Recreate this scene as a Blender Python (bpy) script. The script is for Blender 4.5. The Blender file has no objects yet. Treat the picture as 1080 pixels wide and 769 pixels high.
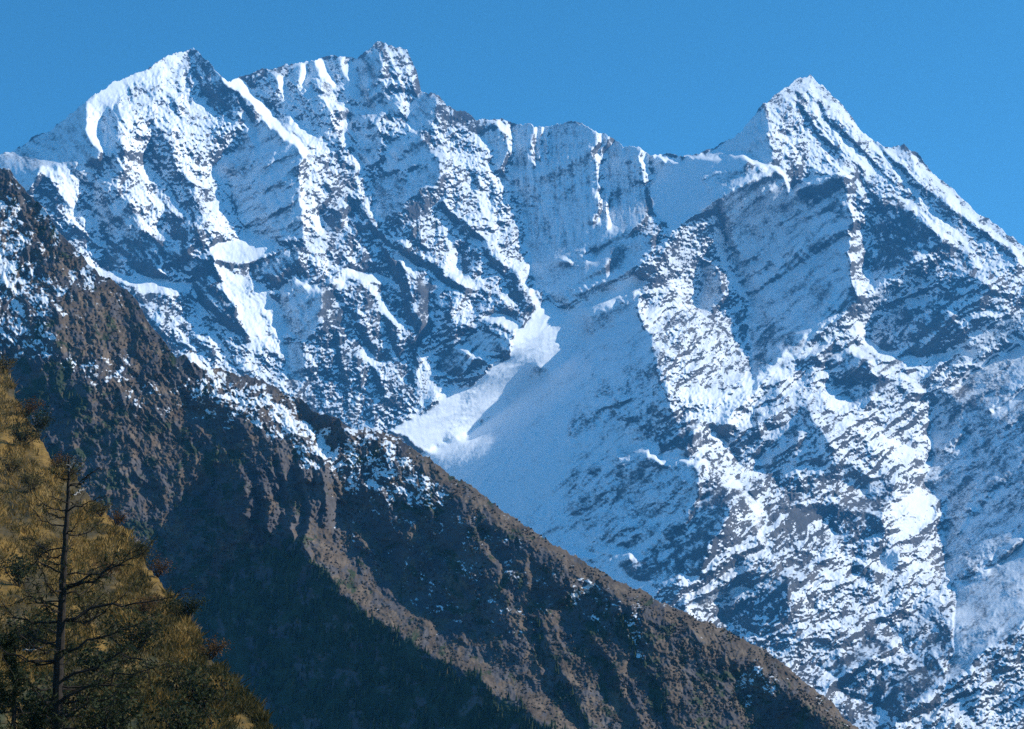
import bpy, math, random
import numpy as np
from mathutils import Vector

# ------------------------------------------------------------------ camera, sky, sun, exposure
S = bpy.context.scene
COL = S.collection
PW, PH = 1080.0, 769.0            # size of the photograph, used as survey coordinates
F = 1662.0                        # focal length in those units
PITCH = math.radians(15.0)
CAM = np.array([0.0, 0.0, 0.0])

cd = bpy.data.cameras.new('camera')
cam = bpy.data.objects.new('camera', cd)
COL.objects.link(cam)
cam.location = CAM
cam.rotation_euler = (math.radians(90) + PITCH, 0, 0)
cd.sensor_width = 36.0
cd.lens = 36.0 * F / PW
cd.clip_start = 0.5
cd.clip_end = 60000.0
S.camera = cam

SUN_AZ, SUN_EL = math.radians(80), math.radians(35)     # clockwise from the view direction, to the right
sun_dir = Vector((math.sin(SUN_AZ) * math.cos(SUN_EL), math.cos(SUN_AZ) * math.cos(SUN_EL), math.sin(SUN_EL)))
W = bpy.data.worlds.new('World')
S.world = W
W.use_nodes = True
nt = W.node_tree
nt.nodes.clear()
sky = nt.nodes.new('ShaderNodeTexSky')
sky.sky_type = 'NISHITA'
sky.sun_disc = False
sky.sun_elevation = SUN_EL
sky.sun_rotation = SUN_AZ
sky.altitude = 3000
sky.air_density = 1.0
sky.dust_density = 0.1
sky.ozone_density = 3.0
hs = nt.nodes.new('ShaderNodeHueSaturation')
hs.inputs['Saturation'].default_value = 1.25
hs.inputs['Hue'].default_value = 0.482
bg = nt.nodes.new('ShaderNodeBackground')
bg.inputs['Strength'].default_value = 0.124
out = nt.nodes.new('ShaderNodeOutputWorld')
nt.links.new(sky.outputs[0], hs.inputs['Color'])
nt.links.new(hs.outputs[0], bg.inputs['Color'])
nt.links.new(bg.outputs[0], out.inputs[0])

sl = bpy.data.lights.new('sun', 'SUN')
sl.energy = 5.0
sl.angle = math.radians(0.5)
sl.color = (1.0, 0.965, 0.91)
so = bpy.data.objects.new('sun', sl)
COL.objects.link(so)
so.rotation_euler = sun_dir.to_track_quat('Z', 'Y').to_euler()

vs = S.view_settings
vs.view_transform = 'Standard'
vs.look = 'None'
vs.gamma = 1.0
vs.use_curve_mapping = False
vs.exposure = 0.45
S.cycles.max_bounces = 5
S.cycles.volume_bounces = 1
S.cycles.use_denoising = False
try:
    S.cycles.volume_max_steps = 32
except Exception:
    pass

# ------------------------------------------------------------------ helpers
rng = np.random.default_rng(7)
random.seed(7)
cp, sp = math.cos(PITCH), math.sin(PITCH)


def ray(u, v):
    """direction (forward part 1) through survey point u, v"""
    x = (u - PW / 2) / F
    y = -(v - PH / 2) / F
    return np.stack([x, cp - y * sp, sp + y * cp], -1)


def pos(u, v, d):
    return CAM + ray(u, v) * np.asarray(d)[..., None]


_PERM = {}


def perlin(x, y, seed):
    if seed not in _PERM:
        r = np.random.default_rng(1000 + seed)
        a = r.random(1 << 16) * 2 * np.pi
        _PERM[seed] = (np.cos(a).astype(np.float32), np.sin(a).astype(np.float32))
    gc, gs = _PERM[seed]
    xi = np.floor(x).astype(np.int64)
    yi = np.floor(y).astype(np.int64)
    fx = (x - xi).astype(np.float32)
    fy = (y - yi).astype(np.float32)
    ux = fx * fx * fx * (fx * (fx * 6 - 15) + 10)
    uy = fy * fy * fy * (fy * (fy * 6 - 15) + 10)

    def g(ix, iy, dx, dy):
        h = (ix * 374761393 + iy * 668265263) & 0x7fffffff
        h = ((h ^ (h >> 13)) * 1274126177) & 0x7fffffff
        h = (h ^ (h >> 16)) & 0xffff
        return gc[h] * dx + gs[h] * dy
    n00 = g(xi, yi, fx, fy)
    n10 = g(xi + 1, yi, fx - 1, fy)
    n01 = g(xi, yi + 1, fx, fy - 1)
    n11 = g(xi + 1, yi + 1, fx - 1, fy - 1)
    a = n00 + ux * (n10 - n00)
    b = n01 + ux * (n11 - n01)
    return (a + uy * (b - a)) * 1.5


def fbm(x, y, lam, octs, seed, gain=0.5):
    r = 0
    a = 1.0
    for k in range(octs):
        r = r + a * perlin(x / lam + 17.3 * k, y / lam - 9.1 * k, seed + k)
        lam *= 0.5
        a *= gain
    return r


def ridged(x, y, lam, octs, seed, gain=0.5):
    r = 0
    a = 1.0
    for k in range(octs):
        n = 1 - np.abs(perlin(x / lam + 5.7 * k, y / lam + 3.3 * k, seed + k)) * 2
        r = r + a * n
        lam *= 0.5
        a *= gain
    return r


def smooth(a, lo, hi):
    t = np.clip((a - lo) / (hi - lo), 0, 1)
    return t * t * (3 - 2 * t)


class Survey:
    """maps of the relief drawn in survey coordinates"""

    def __init__(s, u0, u1, v0, v1, seed, warp=(5.0, 1.0), **defaults):
        s.u0, s.v0 = u0, v0
        s.w, s.h = int(u1 - u0), int(v1 - v0)
        s.U, s.V = np.meshgrid(np.arange(s.w) + u0, np.arange(s.h) + v0)
        s.U = s.U.astype(np.float32)
        s.V = s.V.astype(np.float32)
        w1 = warp[0] * fbm(s.U, s.V, 34, 4, seed, 0.6)
        w2 = warp[0] * fbm(s.U + 500, s.V, 34, 4, seed + 4, 0.6)
        s.WU, s.WV = s.U + w1, s.V + w2
        s.m = {k: np.full((s.h, s.w), v, np.float32) for k, v in defaults.items()}

    def _put(s, sl, a, vals):
        for k, v in vals.items():
            m = s.m[k][sl]
            s.m[k][sl] = m + (v - m) * a

    def _win(s, pts, pad):
        p = np.array(pts, float)
        x0 = int(max(0, p[:, 0].min() - pad - s.u0))
        x1 = int(min(s.w, p[:, 0].max() + pad - s.u0 + 1))
        y0 = int(max(0, p[:, 1].min() - pad - s.v0))
        y1 = int(min(s.h, p[:, 1].max() + pad - s.v0 + 1))
        return p, (slice(y0, max(y1, y0)), slice(x0, max(x1, x0)))

    @staticmethod
    def _segd(X, Y, a, b):
        dx, dy = b - a
        t = np.clip(((X - a[0]) * dx + (Y - a[1]) * dy) / (dx * dx + dy * dy + 1e-9), 0, 1)
        return np.hypot(X - a[0] - t * dx, Y - a[1] - t * dy)

    def area(s, pts, soft=2.5, k=1.0, **vals):
        p, sl = s._win(pts, 14 + soft)
        X, Y = s.WU[sl], s.WV[sl]
        if X.size == 0:
            return
        ins = np.zeros(X.shape, bool)
        dist = np.full(X.shape, 1e9, np.float32)
        n = len(p)
        for i in range(n):
            a, b = p[i], p[(i + 1) % n]
            c = (a[1] > Y) != (b[1] > Y)
            with np.errstate(divide='ignore', invalid='ignore'):
                xx = (b[0] - a[0]) * (Y - a[1]) / (b[1] - a[1] + 1e-12) + a[0]
            ins ^= c & (X < xx)
            dist = np.minimum(dist, s._segd(X, Y, a, b))
        sd = np.where(ins, dist, -dist)
        s._put(sl, k * smooth(sd, -soft, soft), vals)

    def line(s, pts, w, soft=2.0, k=1.0, **vals):
        p, sl = s._win(pts, 14 + w + soft)
        X, Y = s.WU[sl], s.WV[sl]
        if X.size == 0:
            return
        if w < 11:
            vals.setdefault('rough', 0.5)
            if 'tilt' in vals:
                vals['tilt'] *= 1.9
        dist = np.full(X.shape, 1e9, np.float32)
        for i in range(len(p) - 1):
            dist = np.minimum(dist, s._segd(X, Y, p[i], p[i + 1]))
        s._put(sl, k * smooth(w / 2 - dist, -soft, soft), vals)

    def spot(s, u, v, ru, rv, soft=2.5, **vals):
        n = 12
        s.area([(u + ru * math.cos(6.283 * i / n), v + rv * math.sin(6.283 * i / n)) for i in range(n)], soft, **vals)

    def relief(s, gx, gy, k=1 / 420.0, wy=0.3):
        """integrate the wanted slopes into a height map (screened Poisson, mirrored edges)"""
        h, w = s.h, s.w
        div = np.zeros((h, w))
        div[:, 1:] += gx[:, 1:] - gx[:, :-1]
        div[1:, :] += wy * (gy[1:, :] - gy[:-1, :])
        big = np.empty((2 * h, 2 * w))
        big[:h, :w] = div
        big[h:, :w] = div[::-1]
        big[:, w:] = big[:, :w][:, ::-1]
        fh = np.fft.rfft2(big)
        ky = 2 - 2 * np.cos(2 * np.pi * np.fft.fftfreq(2 * h))
        kx = 2 - 2 * np.cos(2 * np.pi * np.arange(w + 1) / (2 * w))
        fh /= -(wy * ky[:, None] + kx[None, :] + k * k)
        return np.fft.irfft2(fh, s=big.shape)[:h, :w]

    def at(s, m, u, v):
        x = np.clip(u - s.u0, 0, s.w - 1.001)
        y = np.clip(v - s.v0, 0, s.h - 1.001)
        xi, yi = x.astype(int), y.astype(int)
        fx, fy = x - xi, y - yi
        return (m[yi, xi] * (1 - fx) + m[yi, xi + 1] * fx) * (1 - fy) + (m[yi + 1, xi] * (1 - fx) + m[yi + 1, xi + 1] * fx) * fy


def sheet_mesh(name, P, attrs):
    """P rows x cols x 3 -> one smooth shaded surface with float attributes"""
    r, c = P.shape[:2]
    me = bpy.data.meshes.new(name)
    nv = r * c
    me.vertices.add(nv)
    me.vertices.foreach_set('co', P.reshape(-1).astype(np.float32))
    idx = np.arange(nv).reshape(r, c)
    q = np.stack([idx[:-1, :-1], idx[:-1, 1:], idx[1:, 1:], idx[1:, :-1]], -1).reshape(-1, 4)
    nf = len(q)
    me.loops.add(nf * 4)
    me.polygons.add(nf)
    me.loops.foreach_set('vertex_index', q.reshape(-1).astype(np.int32))
    me.polygons.foreach_set('loop_start', (np.arange(nf) * 4).astype(np.int32))
    me.polygons.foreach_set('use_smooth', np.ones(nf, bool))
    me.update(calc_edges=True)
    for k, v in attrs.items():
        a = me.attributes.new(k, 'FLOAT', 'POINT')
        a.data.foreach_set('value', v.reshape(-1).astype(np.float32))
    o = bpy.data.objects.new(name, me)
    COL.objects.link(o)
    return o


def normals(P):
    du = np.gradient(P, axis=1)
    dv = np.gradient(P, axis=0)
    n = np.cross(du, dv)
    n /= np.linalg.norm(n, axis=-1, keepdims=True) + 1e-12
    return n


def skirt(P, steps, run, drop):
    """carry the surface on over its skyline, down the far side"""
    top = P[-1]
    fwd = top - CAM
    fwd[:, 2] = 0
    fwd /= np.linalg.norm(fwd, axis=1, keepdims=True)
    rows = []
    for i in range(1, steps + 1):
        t = i / steps
        q = top + fwd * (run * t)
        q[:, 2] = top[:, 2] - drop * t ** 1.15
        rows.append(q)
    return np.concatenate([P, np.array(rows)], 0)


class NT:
    def __init__(s, name):
        s.m = bpy.data.materials.new(name)
        s.m.use_nodes = True
        s.t = s.m.node_tree
        s.t.nodes.clear()
        s.out = s.n('ShaderNodeOutputMaterial')
        s.b = s.n('ShaderNodeBsdfPrincipled')
        s.b.inputs['Specular IOR Level'].default_value = 0.15
        s.b.inputs['Roughness'].default_value = 0.85
        s.l(s.b.outputs[0], s.out.inputs[0])

    def n(s, t, **kw):
        o = s.t.nodes.new(t)
        for k, v in kw.items():
            setattr(o, k, v)
        return o

    def l(s, a, b):
        s.t.links.new(a, b)

    def attr(s, name):
        return s.n('ShaderNodeAttribute', attribute_name=name).outputs['Fac']

    def math(s, op, a, b=None, clamp=False):
        o = s.n('ShaderNodeMath', operation=op, use_clamp=clamp)
        for i, x in enumerate((a, b)):
            if x is None:
                continue
            if isinstance(x, (int, float)):
                o.inputs[i].default_value = x
            else:
                s.l(x, o.inputs[i])
        return o.outputs[0]

    def noise(s, scale, detail=4, rough=0.6):
        g = s.n('ShaderNodeNewGeometry')
        o = s.n('ShaderNodeTexNoise')
        o.inputs['Scale'].default_value = scale
        o.inputs['Detail'].default_value = detail
        o.inputs['Roughness'].default_value = rough
        s.l(g.outputs['Position'], o.inputs['Vector'])
        return o.outputs['Fac']

    def ramp(s, fac, stops):
        o = s.n('ShaderNodeValToRGB')
        e = o.color_ramp.elements
        while len(e) < len(stops):
            e.new(0.5)
        for i, (p, c) in enumerate(stops):
            e[i].position = p
            e[i].color = (*c, 1)
        s.l(fac, o.inputs[0])
        return o.outputs[0]

    def mix(s, fac, a, b):
        o = s.n('ShaderNodeMix', data_type='RGBA')
        s.l(fac, o.inputs[0])
        for x, i in ((a, 6), (b, 7)):
            if isinstance(x, tuple):
                o.inputs[i].default_value = (*x, 1)
            else:
                s.l(x, o.inputs[i])
        return o.outputs[2]

    def step(s, x, lo, hi):
        o = s.n('ShaderNodeMapRange', interpolation_type='SMOOTHSTEP')
        s.l(x, o.inputs[0])
        o.inputs[1].default_value = lo
        o.inputs[2].default_value = hi
        return o.outputs[0]

    def base(s, c):
        s.l(c, s.b.inputs['Base Color'])


def skyline(pts, u, seed, amp):
    p = np.array(pts, float)
    v = np.interp(u, p[:, 0], p[:, 1])
    j = fbm(u, u * 0 + seed, 24, 5, 300 + seed, 0.72)
    return v - amp * j


# ------------------------------------------------------------------ the snow mountain
MT = Survey(-240, 1400, 0, 940, 20, tilt=0.12, rock=0.5, rough=1.0, flat=0.0, back=0.12, fwd=0.12, flute=0.15)
A, L, O = MT.area, MT.line, MT.spot
SMOOTH = dict(rough=0.28)
ROUGH = dict(rough=1.15)

# broad texture directions: "back" runs down to the right, "fwd" up to the right, "flute" straight down
A([(-240, 0), (460, 0), (470, 120), (330, 300), (300, 460), (-240, 460)], 30, back=0.8, fwd=0.05)
A([(700, 60), (1400, 60), (1400, 300), (1000, 300), (830, 180)], 20, back=0.9, fwd=0.0)
A([(450, 330), (690, 280), (760, 400), (880, 310), (1010, 270), (1400, 300), (1400, 940), (500, 940)], 25, fwd=0.9, back=0.0)
A([(505, 110), (690, 150), (690, 215), (640, 260), (550, 250)], 10, flute=0.9, back=0, fwd=0)

# --- first summit, left
A([(-240, 140), (14, 162), (44, 145), (88, 105), (92, 150), (101, 162), (101, 173), (44, 178), (30, 200), (-240, 240)], tilt=-1.4, rock=0.3, **SMOOTH)
A([(44, 176), (101, 174), (98, 190), (60, 192), (44, 186)], tilt=0.8, rock=0.2, rough=0.6)
A([(62, 190), (80, 190), (79, 236), (68, 228)], tilt=0.9, rock=0.15, rough=0.5)
A([(84, 192), (102, 188), (104, 262), (82, 250)], tilt=0.5, rock=0.4)
A([(101, 101), (128, 99), (129, 150), (126, 203), (150, 232), (101, 234), (98, 189), (112, 183), (105, 145)], tilt=-0.45, rock=0.3, rough=0.7)
A([(105, 215), (150, 228), (148, 250), (112, 256)], tilt=-0.75, rock=0.35, rough=0.5)
A([(128, 98), (146, 96), (157, 142), (157, 176), (190, 216), (205, 262), (150, 240), (128, 190)], tilt=0.7, rock=0.35)
A([(145, 98), (203, 66), (212, 101), (226, 118), (256, 135), (232, 172), (239, 203), (262, 252), (232, 258), (216, 230), (189, 176), (169, 135), (156, 122)], tilt=0.65, rock=0.33)
A([(204, 47), (115, 87), (88, 116), (85, 139), (101, 161), (108, 126), (135, 97), (185, 74)], tilt=0.85, rock=0.14, rough=0.9)
A([(156, 125), (169, 135), (183, 169), (203, 196), (216, 237), (200, 235), (185, 210), (158, 176)], tilt=-0.4, rock=0.46)
A([(175, 215), (200, 236), (214, 258), (195, 262), (170, 240)], tilt=-0.6, rock=0.75)
A([(204, 54), (217, 60), (244, 88), (283, 128), (257, 127), (228, 120), (213, 101), (206, 74)], tilt=-0.75, rock=0.6, rough=0.7)
A([(257, 128), (283, 132), (321, 162), (315, 189), (323, 252), (260, 254), (250, 216), (233, 183), (227, 172), (252, 152)], tilt=-0.85, rock=0.27, fwd=1.1, back=0, rough=0.42)
L([(250, 118), (262, 140), (268, 150)], 7, tilt=0.6, rock=0.1)
L([(237, 84), (260, 96), (281, 125), (304, 142), (326, 164)], 9, 1.5, tilt=1.1, rock=0.0, rough=0.3)
# --- second summit
A([(264, 86), (338, 62), (378, 58), (380, 118), (372, 150), (345, 160), (325, 158), (291, 118)], tilt=-0.1, rock=0.27, rough=0.8)
L([(299, 80), (301, 96)], 6, tilt=1, rock=0)
L([(320, 70), (322, 86)], 7, tilt=1, rock=0)
L([(336, 66), (350, 88)], 9, tilt=1, rock=0)
L([(362, 66), (376, 84), (380, 112)], 12, tilt=0.9, rock=0.2)
L([(344, 92), (352, 118), (376, 120)], 10, tilt=0.6, rock=0.3)
L([(310, 130), (330, 150), (346, 168)], 12, tilt=0.8, rock=0.15)
A([(325, 162), (352, 162), (378, 205), (400, 240), (420, 275), (395, 300), (350, 290), (330, 260), (318, 200)], tilt=0.4, rock=0.5)
A([(318, 165), (340, 175), (345, 260), (352, 300), (335, 290), (322, 250), (316, 195)], tilt=0.75, rock=0.3)
A([(378, 60), (400, 50), (404, 90), (426, 118), (394, 124), (380, 108)], tilt=-0.9, rock=0.35, rough=0.4)
A([(402, 46), (429, 52), (446, 95), (436, 115), (407, 106)], tilt=0.45, rock=0.45)
A([(441, 100), (462, 101), (457, 135), (438, 137), (430, 125)], tilt=-0.5, rock=0.3, rough=0.5)
A([(368, 121), (392, 120), (392, 135), (370, 137)], tilt=-1, rock=0.6)
A([(371, 136), (396, 135), (399, 165), (376, 182)], tilt=-0.5, rock=0.28, rough=0.5)
A([(405, 150), (440, 140), (458, 160), (455, 172), (410, 180)], tilt=-0.45, rock=0.25, rough=0.5)
A([(385, 218), (400, 185), (428, 180), (428, 226), (406, 228)], tilt=-0.8, rock=0.45, rough=0.5)
A([(429, 206), (430, 185), (462, 168), (465, 190)], tilt=-0.7, rock=0.35, rough=0.5)
A([(341, 224), (359, 222), (358, 241), (342, 242)], tilt=-1, rock=0.7)
A([(366, 224), (386, 226), (388, 243), (368, 243)], tilt=-0.8, rock=0.7)
L([(352, 120), (362, 150), (378, 180), (392, 216)], 9, tilt=0.45, rock=0.4, rough=1.2)
# --- speckled central buttress
A([(458, 130), (507, 142), (530, 189), (551, 237), (560, 300), (545, 330), (480, 330), (440, 250), (445, 205), (471, 185)], tilt=0.5, rock=0.36, rough=1.3)
A([(360, 300), (440, 290), (445, 433), (407, 452), (350, 440), (330, 400), (345, 330)], tilt=0.15, rock=0.5, rough=1.3)
A([(484, 256), (504, 262), (506, 286), (488, 288)], tilt=-0.9, rock=0.6)
A([(494, 334), (502, 318), (530, 312), (530, 326)], tilt=-0.9, rock=0.5)
A([(416, 266), (440, 264), (440, 284), (420, 286)], tilt=0.9, rock=0.0, rough=0.5)
L([(352, 300), (372, 290), (402, 296)], 9, tilt=0.9, rock=0.0, flat=0.6)
L([(421, 278), (430, 320), (442, 350), (440, 400)], 11, tilt=-0.8, rock=0.85)
L([(400, 262), (420, 290)], 6, tilt=-0.7, rock=0.6)
A([(458, 318), (478, 322), (480, 362), (460, 366)], tilt=-0.85, rock=0.6)
L([(445, 300), (452, 340), (440, 360)], 9, tilt=0.5, rock=0.9)
A([(440, 368), (462, 366), (466, 400), (500, 410), (440, 440)], tilt=0.5, rock=0.25, flat=0.4)
O(478, 383, 17, 15, tilt=-1, rock=0.6, rough=0.4)
O(514, 362, 24, 12, tilt=-0.8, rock=0.4, rough=0.5)
L([(498, 345), (520, 334), (545, 345)], 7, tilt=0.7, rock=0.1)
L([(498, 372), (520, 380), (540, 374)], 6, tilt=0.5, rock=0.9)
for p, w in (([(406, 255), (449, 275), (488, 306)], 8), ([(367, 209), (390, 232), (410, 260)], 8), ([(488, 236), (510, 262), (531, 287)], 7), ([(536, 285), (548, 320)], 12),
             ([(470, 215), (486, 245)], 7), ([(500, 190), (512, 225)], 7), ([(372, 330), (392, 372), (400, 420)], 7), ([(405, 320), (418, 370)], 6), ([(355, 355), (366, 410)], 6)):
    L(p, w, tilt=-0.5, rock=0.6, rough=0.9)
L([(550, 217), (561, 250), (562, 271), (550, 293)], 8, tilt=0.6, rock=0.2)
for p, w in (([(385, 300), (410, 332), (428, 345)], 7), ([(470, 250), (480, 285), (500, 300)], 9), ([(505, 205), (525, 240)], 9), ([(380, 372), (398, 388)], 8)):
    L(p, w, tilt=0.5, rock=0.15, rough=0.8)
# --- shelves and dark walls below the first summit
A([(105, 250), (189, 255), (201, 268), (165, 287), (112, 281)], tilt=-0.9, rock=0.7, rough=0.6)
A([(135, 290), (203, 296), (196, 312), (145, 308)], tilt=0.8, rock=0.0, flat=0.9, rough=0.35)
L([(95, 282), (112, 290), (136, 296)], 9, tilt=0.8, rock=0.15)
A([(150, 312), (210, 308), (230, 345), (240, 366), (200, 368), (165, 340)], tilt=0.4, rock=0.45)
A([(214, 268), (243, 250), (292, 251), (292, 264), (258, 278), (232, 278)], tilt=0.7, rock=0.0, flat=1.0, rough=0.3)
A([(230, 282), (257, 290), (294, 312), (299, 351), (302, 376), (270, 370), (257, 335), (238, 311)], tilt=0.8, rock=0.12, rough=0.7)
A([(197, 270), (222, 272), (233, 304), (262, 357), (243, 357), (216, 326), (203, 304)], tilt=-1.1, rock=0.8, rough=0.6)
A([(265, 280), (312, 264), (319, 282), (290, 297), (267, 293)], tilt=-1, rock=0.6, rough=0.6)
A([(297, 300), (345, 298), (341, 336), (322, 360), (297, 356)], tilt=-0.9, rock=0.25, **SMOOTH)
A([(299, 366), (319, 362), (320, 402), (302, 408)], tilt=-0.8, rock=0.35, **SMOOTH)
L([(308, 312), (326, 304), (344, 306)], 6, tilt=0.7, rock=0.0)
A([(340, 300), (356, 300), (360, 350), (345, 365), (338, 335)], tilt=0.4, rock=0.7)
A([(205, 372), (262, 366), (300, 385), (330, 410), (325, 450), (240, 420)], tilt=0.2, rock=0.45)
# --- fluted headwall
A([(507, 142), (544, 130), (610, 126), (651, 144), (684, 160), (686, 216), (660, 250), (650, 262), (553, 262), (549, 225), (530, 185)], tilt=-0.62, rock=0.26, rough=0.42)
for p, w in (([(536, 129), (537, 152), (538, 178)], 9), ([(559, 134), (561, 150), (563, 170)], 6), ([(571, 134), (571, 166)], 4),
             ([(581, 138), (580, 162)], 3), ([(630, 144), (632, 180), (632, 203), (629, 224)], 8), ([(643, 146), (637, 170)], 6),
             ([(641, 208), (641, 238)], 8), ([(630, 220), (627, 236)], 6), ([(677, 160), (681, 190)], 8), ([(525, 128), (532, 138)], 8)):
    L(p, w * 0.85, 1.5, tilt=0.8, rock=0.25, rough=1.1)
A([(520, 185), (545, 190), (556, 250), (545, 262), (528, 200)], tilt=0.5, rock=0.35)
A([(553, 252), (690, 250), (670, 285), (640, 310), (600, 326), (576, 314), (560, 290)], tilt=-0.6, rock=0.25, **SMOOTH)
L([(596, 274), (626, 269)], 6, tilt=0.8, rock=0.1)
A([(640, 272), (652, 258), (664, 262), (656, 284), (636, 290)], tilt=0.3, rock=0.55)
A([(678, 200), (700, 180), (700, 205), (686, 222)], tilt=-0.9, rock=0.7)
# --- high col between the headwall and the right summit
A([(686, 164), (720, 164), (790, 164), (778, 195), (745, 214), (715, 240), (690, 220)], tilt=-0.9, rock=0.05, rough=0.12, flat=0.0)
A([(745, 208), (775, 196), (745, 222), (712, 244)], tilt=-1.1, rock=0.15, rough=0.2)
L([(690, 166), (716, 167)], 4, 1.2, tilt=0.9, rock=0)
# --- right summit
A([(804, 100), (830, 80), (855, 70), (870, 85), (910, 138), (992, 188), (1085, 258), (1400, 480), (1400, 560), (1080, 300), (1000, 262), (957, 218), (909, 188), (882, 180), (855, 177), (828, 183), (815, 169), (811, 135)], tilt=0.6, rock=0.36, rough=1.2)
for p in ([(862, 110), (905, 160), (950, 205)], [(890, 122), (950, 180), (1010, 236)], [(840, 110), (870, 150), (890, 172)], [(930, 160), (1000, 220), (1070, 275)]):
    L(p, 6, tilt=-0.35, rock=0.5, rough=1.0)
for p in ([(880, 110), (935, 170), (985, 225), (1040, 280)], [(850, 100), (880, 140), (920, 185)], [(960, 165), (1030, 235), (1080, 275)], [(905, 165), (960, 215), (1010, 262)]):
    L(p, 5, tilt=0.55, rock=0.15, rough=0.9)
A([(750, 160), (804, 113), (811, 135), (816, 169), (781, 164)], tilt=-0.6, rock=0.12, **SMOOTH)
A([(740, 185), (821, 176), (832, 203), (855, 181), (906, 190), (899, 210), (899, 260), (905, 290), (913, 308), (869, 346), (821, 392), (795, 404), (786, 350), (787, 318), (765, 262), (757, 225)], tilt=-0.95, rock=0.3, rough=0.4, fwd=0.9, back=0)
A([(840, 200), (895, 188), (890, 222), (850, 222)], tilt=-1.1, rock=0.6, rough=0.5, fwd=0.9)
A([(865, 330), (912, 296), (914, 310), (880, 342)], tilt=-1.1, rock=0.75, rough=0.5)
A([(788, 345), (812, 340), (850, 356), (820, 392), (796, 402)], tilt=-1.0, rock=0.5, rough=0.5)
L([(720, 165), (752, 163), (782, 164), (795, 173), (812, 173), (828, 190), (832, 204)], 4, 1.5, tilt=0.9, rock=0.1)
L([(901, 192), (907, 216), (906, 250), (908, 280), (912, 308)], 19, tilt=0.9, rock=0.4, rough=1.4)
A([(920, 232), (936, 213), (957, 223), (992, 258), (984, 262), (957, 288), (922, 305)], tilt=-1.0, rock=0.65, rough=0.7)
A([(960, 262), (990, 262), (1040, 290), (1085, 300), (1085, 330), (1030, 330), (985, 300)], tilt=0.35, rock=0.5)
# --- central right spur, lit on its right side
A([(752, 223), (768, 260), (790, 316), (776, 326), (760, 332), (782, 355), (788, 400), (792, 422), (770, 470), (720, 462), (690, 382), (672, 330), (690, 290), (706, 256), (722, 233)], tilt=0.7, rock=0.46, rough=1.4)
A([(755, 222), (738, 258), (740, 318), (700, 340), (676, 330), (700, 293), (705, 258), (720, 232)], tilt=1.1, rock=0.3, rough=1.1)
A([(737, 268), (757, 277), (763, 320), (740, 326)], tilt=-0.75, rock=0.3, rough=0.5)
L([(756, 245), (768, 280), (782, 312)], 8, tilt=0.8, rock=0.2)
# --- shaded slope above the glacier
A([(452, 472), (497, 453), (524, 426), (545, 402), (578, 378), (599, 362), (599, 348), (640, 320), (674, 300), (676, 335), (692, 385), (722, 470), (735, 520), (700, 600), (660, 700), (500, 700), (380, 500)], 2, tilt=-0.5, rock=0.14, rough=0.24, fwd=0.9, back=0)
A([(580, 455), (620, 420), (690, 370), (715, 450), (690, 470), (640, 440), (600, 470)], 10, tilt=-0.7, rock=0.44, rough=0.6)
A([(590, 500), (690, 470), (735, 500), (700, 560), (620, 600)], 12, tilt=-0.85, rock=0.4, rough=0.5)
# --- glacier ramp
A([(452, 474), (500, 454), (530, 430), (556, 408), (600, 400), (600, 500), (540, 560), (460, 540), (420, 500)], 5, tilt=-0.85, rock=0.06, rough=0.12)
A([(409, 453), (445, 438), (470, 412), (502, 404), (520, 388), (536, 373), (545, 351), (560, 336), (576, 316), (597, 328), (617, 322), (668, 297), (646, 320), (612, 346), (606, 365), (586, 382), (551, 406), (528, 429), (500, 456), (454, 476)], 2, tilt=1.0, rock=0.0, flat=0.6, rough=0.14)
L([(580, 342), (612, 330), (640, 314), (666, 300)], 14, 2, tilt=1.0, flat=0.8, rock=0.0, rough=0.14)
L([(578, 385), (600, 362), (606, 345)], 16, 3, tilt=0.9, flat=0.6, rock=0.0, rough=0.12)
L([(562, 310), (570, 322)], 8, tilt=0.8, rock=0.1)
# --- right flank: crossing ribs and dark faces
A([(790, 420), (832, 378), (909, 326), (1000, 290), (1085, 340), (1085, 420), (985, 420), (984, 500), (930, 510), (880, 500), (800, 470)], 6, tilt=0.0, rock=0.47)
A([(866, 375), (909, 363), (925, 378), (909, 392), (950, 402), (909, 428), (880, 414)], tilt=-1.0, rock=0.7, rough=0.6)
A([(919, 338), (963, 316), (1004, 338), (1022, 356), (963, 374), (923, 368)], tilt=-0.85, rock=0.6, rough=0.7)
A([(970, 270), (1024, 287), (1044, 304), (1007, 328), (970, 296)], tilt=-0.7, rock=0.55)
L([(788, 416), (832, 378), (860, 358), (910, 324), (945, 300), (978, 272)], 17, 3, tilt=0.7, flat=0.7, rock=0.15)
L([(905, 323), (911, 366), (955, 383), (980, 378)], 11, tilt=1.2, rock=0.25)
A([(965, 298), (990, 310), (1006, 345), (992, 360), (970, 340)], tilt=-0.8, rock=0.6)
L([(832, 376), (800, 400), (770, 420)], 8, tilt=0.9, rock=0.0)
L([(909, 434), (970, 402), (1024, 372), (1085, 330)], 17, tilt=0.7, flat=0.7, rock=0.15)
L([(831, 408), (866, 410), (892, 432), (930, 470), (975, 488)], 20, tilt=1.1, rock=0.3, rough=1.2)
L([(868, 376), (900, 368), (926, 390), (960, 378)], 10, tilt=0.7, rock=0.3)
L([(970, 430), (982, 480)], 14, tilt=0.4, rock=0.45)
A([(800, 460), (850, 432), (884, 478), (862, 502), (806, 502)], tilt=-0.85, rock=0.45, rough=0.7)
A([(740, 443), (800, 438), (802, 470), (785, 488), (748, 470)], tilt=-0.85, rock=0.55)
A([(716, 410), (768, 412), (796, 424), (792, 446), (740, 446), (722, 436)], tilt=0.8, rock=0.08, flat=0.3)
A([(687, 466), (710, 450), (738, 446), (742, 468), (702, 479)], tilt=-1.0, rock=0.75, rough=0.6)
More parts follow.
